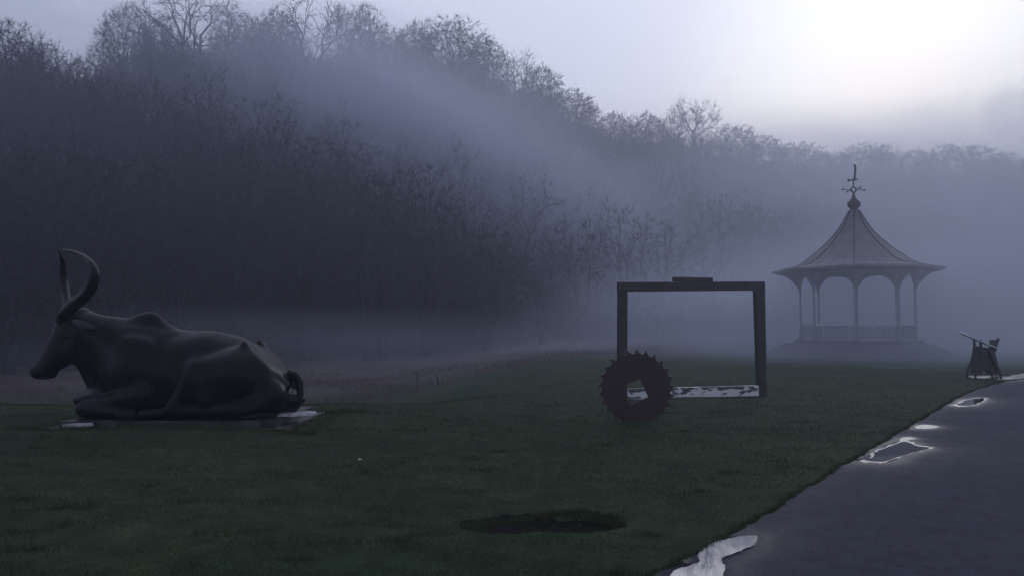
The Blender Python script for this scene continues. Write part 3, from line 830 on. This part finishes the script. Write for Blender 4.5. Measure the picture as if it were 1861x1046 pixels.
# ------------------------------------------------------------------ information lectern
LY = 21.9; lc = P(1788, 687, LY); lec = empty('information_lectern', (lc.x, LY, 0))
tag(lec, 'sloping information panel on a dark iron stand beside the path', 'lectern')
q = lambda px, py, dy=0: (P(px, py, LY).x - lc.x, dy, P(px, py, LY).z)
mb = MB(); a, b = Vector(q(1752, 606)), Vector(q(1803, 628)); mb.beam(a, b, .62, .035, (0, -.22, 1)); mb.build('panel', panel_m, lec, bevel=.006)
mb = MB(); dv = Vector((0, 0, -.036)); mb.beam(a + dv + (b - a) * .03, b + dv - (b - a) * .03, .58, .028, (0, -.22, 1)); mb.build('panel_backing', iron_dark, lec)
for s_ in (-.2, .2):
    mb = MB(); c = curve([(*q(1783, 634, s_), .05), (*q(1777, 648, s_), .055), (*q(1772, 662, s_), .05), (*q(1766, 672, s_), .035), (*q(1765, 689, s_), .03)], 4)
    mb.tube([k[:3] for k in c], [k[3] for k in c], 8); mb.build('leg', iron_dark, lec, smooth=True)
    mb = MB(); c = curve([(*q(1791, 636, s_), .05), (*q(1797, 650, s_), .055), (*q(1802, 662, s_), .05), (*q(1808, 672, s_), .04), (*q(1812, 688, s_), .03)], 4)
    mb.tube([k[:3] for k in c], [k[3] for k in c], 8); mb.build('leg', iron_dark, lec, smooth=True)
mb = MB(); o8 = [q(x, y) for x, y in ((1774, 628), (1801, 634), (1808, 660), (1808, 677), (1799, 679), (1792, 671), (1783, 671), (1776, 679), (1769, 677), (1770, 655))]
n = len(o8); mb.add([(x, -.16, z) for x, _, z in o8] + [(x, .16, z) for x, _, z in o8], [tuple(range(n)), tuple(range(n, 2 * n))[::-1]] + [(i, (i + 1) % n, n + (i + 1) % n, n + i)[::-1] for i in range(n)])
mb.build('pedestal', iron_dark, lec, bevel=.012)
for s_ in (-.15, .15):
    mb = MB(); mb.beam(q(1776, 616, s_), q(1777, 638, s_), .05, .045, (1, 0, 0)); mb.build('panel_support', iron_dark, lec)
mb = MB(); c = curve([(*q(1797, 640), .06), (*q(1806, 632), .065), (*q(1810, 624), .05), (*q(1815, 614), .035)], 4); mb.tube([k[:3] for k in c], [k[3] for k in c], 8)
mb.beam(q(1803, 638), q(1806, 617), .3, .05, (1, 0, 0)); mb.build('side_bracket', iron_dark, lec)

# ------------------------------------------------------------------ bandstand
BD = 38.0; bc = P(1557, 600, BD); bx = bc.x
bs = empty('bandstand', (bx, BD, 0), R(22.5 - 26)); tag(bs, 'octagonal bandstand with a concave grey tent roof and weather vane, faint in the mist', 'bandstand')
zz = lambda py: P(1557, py, BD).z
rot = math.pi / 8
mb = MB(); mb.lathe([(4.6, -.3), (4.5, .05), (3.9, .42), (3.35, .62), (0.01, .62)], n=32)
mb.build('mound', earth_plinth, bs, smooth=False)
mb = MB(); mb.lathe([(3.02, .5), (3.02, .78), (2.96, .80), (.01, .80)], n=8, rot=rot); mb.build('floor', stone, bs)
prof = [(4.36, 4.30), (3.9, 4.37), (3.3, 4.50), (2.7, 4.80), (2.15, 5.22), (1.65, 5.72), (1.25, 6.26), (.93, 6.80), (.66, 7.35), (.42, 7.88), (.24, 8.3)]
# fit profile heights to the photo: eave 4.30 -> y 492, apex -> y 382
z_e, z_a = zz(490), zz(384)
prof = [(r, zz(y)) for r, y in ((3.98, 490), (3.5, 487.5), (2.9, 482), (2.5, 474.5), (2.1, 463), (1.68, 451), (1.3, 438), (1.05, 429), (.83, 419), (.66, 410), (.50, 400), (.36, 391), (.25, 383))]
vs = []; fs = []
mb = MB(); mb.lathe(prof, n=8, rot=rot); mb.build('roof', lead, bs)
for j in range(8):
    a = 2 * math.pi * j / 8 + rot; mb = MB(); mb.tube([(r * math.cos(a), r * math.sin(a), z + .01) for r, z in prof], .035, 6); mb.build('roof_rib', lead_rib, bs, smooth=True)
mb = MB()
for j in range(8):                                       # standing seams of the lead sheets
    for f_ in (.25, .5, .75):
        pts = []
        for r, z in prof[:9]:
            a0 = 2 * math.pi * j / 8 + rot; a1 = a0 + math.pi / 4
            x = r * (math.cos(a0) * (1 - f_) + math.cos(a1) * f_); y = r * (math.sin(a0) * (1 - f_) + math.sin(a1) * f_); pts.append((x, y, z + .008))
        mb.tube(pts, .012, 4)
mb.build('roof_seams', lead, bs)
mb = MB(); mb.lathe([(3.86, z_e - .13), (4.05, z_e - .10), (4.09, z_e + .01), (3.99, z_e + .03), (3.94, z_e - .02), (3.85, z_e - .05)], n=8, rot=rot); mb.build('gutter', iron_white, bs)
mb = MB(); mb.lathe([(3.85, z_e - .12), (2.6, z_e - .06), (.01, z_e - .06)], n=8, rot=rot); mb.build('ceiling', iron_grey, bs)
zt = z_e - .13; cr = 2.68
cpos = [(cr * math.cos(2 * math.pi * j / 8 + rot), cr * math.sin(2 * math.pi * j / 8 + rot), 2 * math.pi * j / 8 + rot) for j in range(8)]
for j, (x, y, a) in enumerate(cpos):
    mb = MB(); mb.lathe([(.12, .78), (.12, .95), (.07, 1.0), (.055, 1.6), (.05, zt - 1.0), (.09, zt - .95), (.09, zt - .88), (.05, zt - .85), (.05, zt)], (x, y, 0), 10); mb.build('column', iron_white, bs, smooth=True)
    # outward bracket
    mb = MB(); p = []; N_ = 9
    for k in range(N_ + 1):
        t = k / N_; p.append((cr + .05 + (3.75 - cr) * t, zt - .85 * (1 - t) ** 2.2 - .05))
    outl = [(cr + .03, zt)] + [(r, z) for r, z in p] + [(4.15, zt)]
    outl = [(cr + .03, zt - .9)] + p + [(3.8, zt), (cr + .03, zt)]
    n = len(outl); vs = []
    for s_ in (-.025, .025):
        for r, z in outl: vs.append((r * math.cos(a) - s_ * math.sin(a), r * math.sin(a) + s_ * math.cos(a), z))
    mb.add(vs, [tuple(range(n)), tuple(range(n, 2 * n))[::-1]] + [(i, (i + 1) % n, n + (i + 1) % n, n + i)[::-1] for i in range(n)])
    mb.build('bracket', iron_grey, bs)
    # arched spandrel to the next column
    x2, y2, _ = cpos[(j + 1) % 8]; A = Vector((x, y, 0)); B = Vector((x2, y2, 0)); d = (B - A); nn = Vector((d.y, -d.x, 0)).normalized()
    mb = MB(); N_ = 20; vs = []
    for s_ in (-.025, .025):
        for k in range(N_ + 1):
            t = .02 + .96 * k / N_; u = abs(2 * t - 1); zl = zt - .08 - .80 * u ** 3.2
            q_ = A + d * t + nn * s_; vs += [(q_.x, q_.y, zl), (q_.x, q_.y, zt)]
    W = 2 * (N_ + 1); fs = []
    for k in range(N_):
        i = 2 * k; fs += [(i, i + 2, i + 3, i + 1), (W + i, W + i + 1, W + i + 3, W + i + 2), (i, W + i, W + i + 2, i + 2), (i + 1, i + 3, W + i + 3, W + i + 1)]
    mb.add(vs, fs); mb.build('spandrel', iron_grey, bs)
    # railing, open on one side
    if j == 3: continue
    rl = empty('railing'); rl.parent = bs
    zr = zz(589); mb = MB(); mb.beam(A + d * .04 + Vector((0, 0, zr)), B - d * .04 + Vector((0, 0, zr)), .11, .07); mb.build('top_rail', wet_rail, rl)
    mb = MB(); mb.beam(A + d * .04 + Vector((0, 0, .9)), B - d * .04 + Vector((0, 0, .9)), .05, .05); mb.build('bottom_rail', iron_white, rl)
    mb = MB()
    for k in range(1, 16):
        q_ = A + d * (k / 16); mb.tube([(q_.x, q_.y, .92), (q_.x, q_.y, zr - .03)], .018, 6)
    for k in range(5):
        q_ = A + d * ((k + .5) / 5); pts = [(q_.x + d.normalized().x * .14 * math.cos(w), q_.y + d.normalized().y * .14 * math.cos(w), 1.28 + .14 * math.sin(w)) for w in [6.283 * i / 14 for i in range(15)]]
        mb.tube(pts, .016, 5)
    mb.build('balusters', iron_grey, rl)
# steps
mb = MB()
# finial and vane
zb_ = zz(372); mb = MB(); s_ = BD / F
mb.lathe([(.24, z_a - .04), (.22, z_a + .06), (.15, z_a + .10), (.27, zb_ - .12), (.33, zb_), (.30, zb_ + .12), (.17, zb_ + .25), (.09, zb_ + .38), (.05, zb_ + .6), (.035, zz(352))], n=18); mb.build('finial', lead_rib, bs, smooth=True)
vane = empty('weather_vane'); vane.parent = bs; vane.rotation_euler.z = -bs.rotation_euler.z + .12
mb = MB(); mb.tube([(0, 0, zz(354)), (0, 0, zz(350))], .035, 8); mb.tube([(0, 0, zz(340)), (0, 0, zz(328))], .035, 8)
zc = zz(345); mb.tube([(.135 * math.cos(w), 0, zc + .135 * math.sin(w)) for w in [6.283 * i / 20 for i in range(21)]], .04, 7)
mb.build('compass_ring', iron_dark, vane, smooth=True)
mb = MB()
for ax in ((1, 0), (-1, 0), (0, 1), (0, -1)):
    r0 = .13; mb.beam((ax[0] * r0, ax[1] * r0, zc), (ax[0] * .6, ax[1] * .6, zc), .03, .035, (0, 0, 1)); mb.lathe([(.01, -.06), (.05, 0), (.01, .06)], (ax[0] * .6, ax[1] * .6, zc), 8)
mb.build('compass_arms', iron_dark, vane)
mb = MB(); mb.beam((-.28, 0, zz(328.5)), (.25, 0, zz(326)), .05, .07); mb.lathe([(.01, -.1), (.07, 0), (.01, .1)], (-.27, 0, zz(328)), 8)
c = curve([(.06, 0, zz(328), .06), (.08, 0, zz(320), .055), (.11, 0, zz(311), .05), (.12, 0, zz(303), .055), (.06, 0, zz(299), .035)], 5); mb.tube([k[:3] for k in c], [k[3] for k in c], 8)
mb.build('pointer', iron_dark, vane)

# ------------------------------------------------------------------ haze and drifting mist
def volume(name, dens, col, aniso=.0, soft=False, thick=1.0, seed=0):
    m = bpy.data.materials.new(name); m.use_nodes = True; t = m.node_tree; n = t.nodes
    n.remove(n['Principled BSDF']); out = n['Material Output']
    v = n.new('ShaderNodeVolumePrincipled'); v.inputs['Color'].default_value = (*col, 1); v.inputs['Anisotropy'].default_value = aniso
    v.inputs['Density'].default_value = dens
    t.links.new(v.outputs[0], out.inputs['Volume'])
    if soft:
        tc = n.new('ShaderNodeTexCoord'); ln = n.new('ShaderNodeVectorMath'); ln.operation = 'LENGTH'
        no = n.new('ShaderNodeTexNoise'); no.inputs['Scale'].default_value = 1.6; no.inputs['Detail'].default_value = 3; no.inputs['Distortion'].default_value = .6
        ad = n.new('ShaderNodeVectorMath'); ad.operation = 'ADD'; ad.inputs[1].default_value = (seed, seed * 2, 0)
        t.links.new(tc.outputs['Object'], ad.inputs[0]); t.links.new(ad.outputs[0], no.inputs['Vector']); t.links.new(tc.outputs['Object'], ln.inputs[0])
        mr = n.new('ShaderNodeMapRange'); mr.interpolation_type = 'SMOOTHSTEP'
        mr.inputs[1].default_value = 1.0; mr.inputs[2].default_value = .15; mr.inputs[3].default_value = 0; mr.inputs[4].default_value = dens
        m2 = n.new('ShaderNodeMapRange'); m2.inputs[1].default_value = .32; m2.inputs[2].default_value = .68; m2.inputs[3].default_value = .12; m2.inputs[4].default_value = 1.7
        mu = n.new('ShaderNodeMath'); mu.operation = 'MULTIPLY'
        t.links.new(ln.outputs['Value'], mr.inputs[0]); t.links.new(no.outputs['Fac'], m2.inputs[0])
        t.links.new(mr.outputs[0], mu.inputs[0]); t.links.new(m2.outputs[0], mu.inputs[1]); t.links.new(mu.outputs[0], v.inputs['Density'])
    return m
hz = MB(); hz.box((40, 140, 29), (1100, 340, 68)); hb = hz.build('haze', None)
hb.data.materials.append(volume('haze_air', .0046, (.44, .475, .57), .6)); tag(hb, kind='stuff')
def bank(cx, cy, cz, rx, ry, rz, dens, rot=(0, 0, 0), seed=0, col=(.62, .66, .77)):
    mb = MB(); prof = [(max(.001, math.cos(a)), math.sin(a)) for a in [math.pi * (i / 12 - .5) for i in range(13)]]; mb.lathe(prof, n=24)
    o = mb.build('mist_bank', None); o.data.materials.append(volume('mist_air', dens, col, .35, True, seed=seed))
    o.location = (cx, cy, cz); o.scale = (rx, ry, rz); o.rotation_euler = rot
    tag(o, 'pale drifting mist bank', 'mist', kind='stuff'); return o
# low mist over the lawn and round the bandstand
bank(52, 62, 2, 62, 46, 24, .030, seed=1)
bank(22, 44, 0, 26, 26, 8, .14, seed=7)
# rising band of mist in the gap behind the near spur
LV = (.70, .73, .86)
c1 = P(900, 330, 88); bank(c1.x, 88, c1.z, 36, 15, 15, .10, (0, R(28), 0), 2, LV)
c1 = P(1080, 500, 92); bank(c1.x, 92, c1.z, 36, 18, 13, .08, (0, R(15), 0), 3, LV)
c1 = P(620, 190, 86); bank(c1.x, 86, c1.z, 40, 14, 15, .065, (0, R(20), 0), 4, LV)
c1 = P(1450, 380, 120); bank(c1.x, 120, c1.z, 66, 30, 18, .025, (0, R(6), 0), 5, LV)
# thin ground mist at the foot of the wood on the left
bank(-14, 44, 0, 34, 15, 3.2, .022, seed=6)

# ------------------------------------------------------------------ light and sky
SAZ = math.atan((1640 - 930.5) / F); SEL = R(17.5)
sdir = Vector((math.sin(SAZ) * math.cos(SEL), math.cos(SAZ) * math.cos(SEL), math.sin(SEL)))
sun = bpy.data.objects.new('sun', bpy.data.lights.new('sun', 'SUN')); COL.objects.link(sun)
sun.data.energy = .5; sun.data.angle = R(14); sun.data.color = (1, .99, .98)
sun.rotation_euler = sdir.to_track_quat('Z', 'Y').to_euler()
W = bpy.data.worlds.new('World'); scene.world = W; W.use_nodes = True; t = W.node_tree; n = t.nodes
bg = n['Background']; bg.inputs['Strength'].default_value = .1
def nd(kind, **k):
    x = n.new(kind)
    for a, v in k.items(): setattr(x, a, v)
    return x
lk = t.links.new
sky = nd('ShaderNodeTexSky', sky_type='NISHITA'); sky.sun_disc = False; sky.sun_elevation = SEL; sky.sun_rotation = SAZ
sky.air_density = 1.5; sky.dust_density = 3
tc = nd('ShaderNodeTexCoord'); sx = nd('ShaderNodeSeparateXYZ'); lk(tc.outputs['Generated'], sx.inputs[0])
dot = nd('ShaderNodeVectorMath', operation='DOT_PRODUCT'); lk(tc.outputs['Generated'], dot.inputs[0]); dot.inputs[1].default_value = sdir
def mr(src, a, b, c, d, smooth=True):
    x = nd('ShaderNodeMapRange'); x.interpolation_type = 'SMOOTHSTEP' if smooth else 'LINEAR'
    for i, v in enumerate((a, b, c, d)): x.inputs[i + 1].default_value = v
    lk(src, x.inputs[0]); return x.outputs[0]
def mth(op, a, b, clamp=False):
    x = nd('ShaderNodeMath', operation=op, use_clamp=clamp)
    for i, v in enumerate((a, b)):
        if hasattr(v, 'is_linked'): lk(v, x.inputs[i])
        else: x.inputs[i].default_value = v
    return x.outputs[0]
def mixc(f, a, b):
    x = nd('ShaderNodeMix', data_type='RGBA')
    if hasattr(f, 'is_linked'): lk(f, x.inputs[0])
    else: x.inputs[0].default_value = f
    for v, i in ((a, 6), (b, 7)):
        if hasattr(v, 'is_linked'): lk(v, x.inputs[i])
        else: x.inputs[i].default_value = (*v, 1)
    return x.outputs[2]
mp = nd('ShaderNodeMapping'); mp.inputs['Scale'].default_value = (2.2, 2.2, 7); mp.inputs['Location'].default_value = (.4, .1, .35); lk(tc.outputs['Generated'], mp.inputs[0])
no = nd('ShaderNodeTexNoise'); no.inputs['Scale'].default_value = 1.3; no.inputs['Detail'].default_value = 7; no.inputs['Roughness'].default_value = .55; lk(mp.outputs[0], no.inputs['Vector'])
cl = no.outputs['Fac']
# thin high cloud sheet, brighter round the hidden sun
sheet_c = mixc(mr(dot.outputs['Value'], .80, .985, 0, 1), (7.7, 8.2, 10.3), (7.3, 8.1, 10.3))
sheet_c = mixc(mr(dot.outputs['Value'], .960, .9997, 0, .95), sheet_c, (8.9, 10.2, 11.9))
sheet_c = mixc(mr(dot.outputs['Value'], .9, -.2, 0, 1), sheet_c, (2.6, 2.9, 4.2))      # away from the sun
base = mixc(.12, sheet_c, sky.outputs[0])
# grey cloud: low bank near the horizon under the sun, cumulus at the upper left
el = mth('ADD', sx.outputs[2], mth('MULTIPLY', mth('SUBTRACT', cl, .5), .16))
lowm = mr(el, .29, .20, 0, 1)
base = mixc(mth('MULTIPLY', lowm, .9), base, mixc(mr(dot.outputs['Value'], .75, .98, 0, 1), (6.4, 6.7, 8.0), (9.0, 8.9, 9.6)))
left = mr(mth('ADD', sx.outputs[0], mth('MULTIPLY', mth('SUBTRACT', cl, .5), .5)), -.42, -.56, 0, 1)
base = mixc(mth('MULTIPLY', left, .8), base, (4.3, 4.7, 6.2))
sm_dir = (P(1832, 205, 100) - Vector((0, 0, CAMZ))).normalized()
d2 = nd('ShaderNodeVectorMath', operation='DOT_PRODUCT'); lk(tc.outputs['Generated'], d2.inputs[0]); d2.inputs[1].default_value = sm_dir
blob = mr(mth('ADD', d2.outputs['Value'], mth('MULTIPLY', mth('SUBTRACT', cl, .5), .0012)), .99955, .99996, 0, .32)
base = mixc(blob, base, (4.6, 4.9, 5.8))
lk(base, bg.inputs['Color'])

# ------------------------------------------------------------------ render settings
vs_ = scene.view_settings; vs_.view_transform = 'Standard'; vs_.look = 'None'; vs_.exposure = .4; vs_.gamma = 1
scene.cycles.volume_bounces = 2; scene.cycles.max_bounces = 6; scene.cycles.diffuse_bounces = 2; scene.cycles.glossy_bounces = 3
scene.cycles.transparent_max_bounces = 8; scene.cycles.volume_max_steps = 48; scene.cycles.volume_step_rate = 2.0
scene.cycles.use_denoising = True
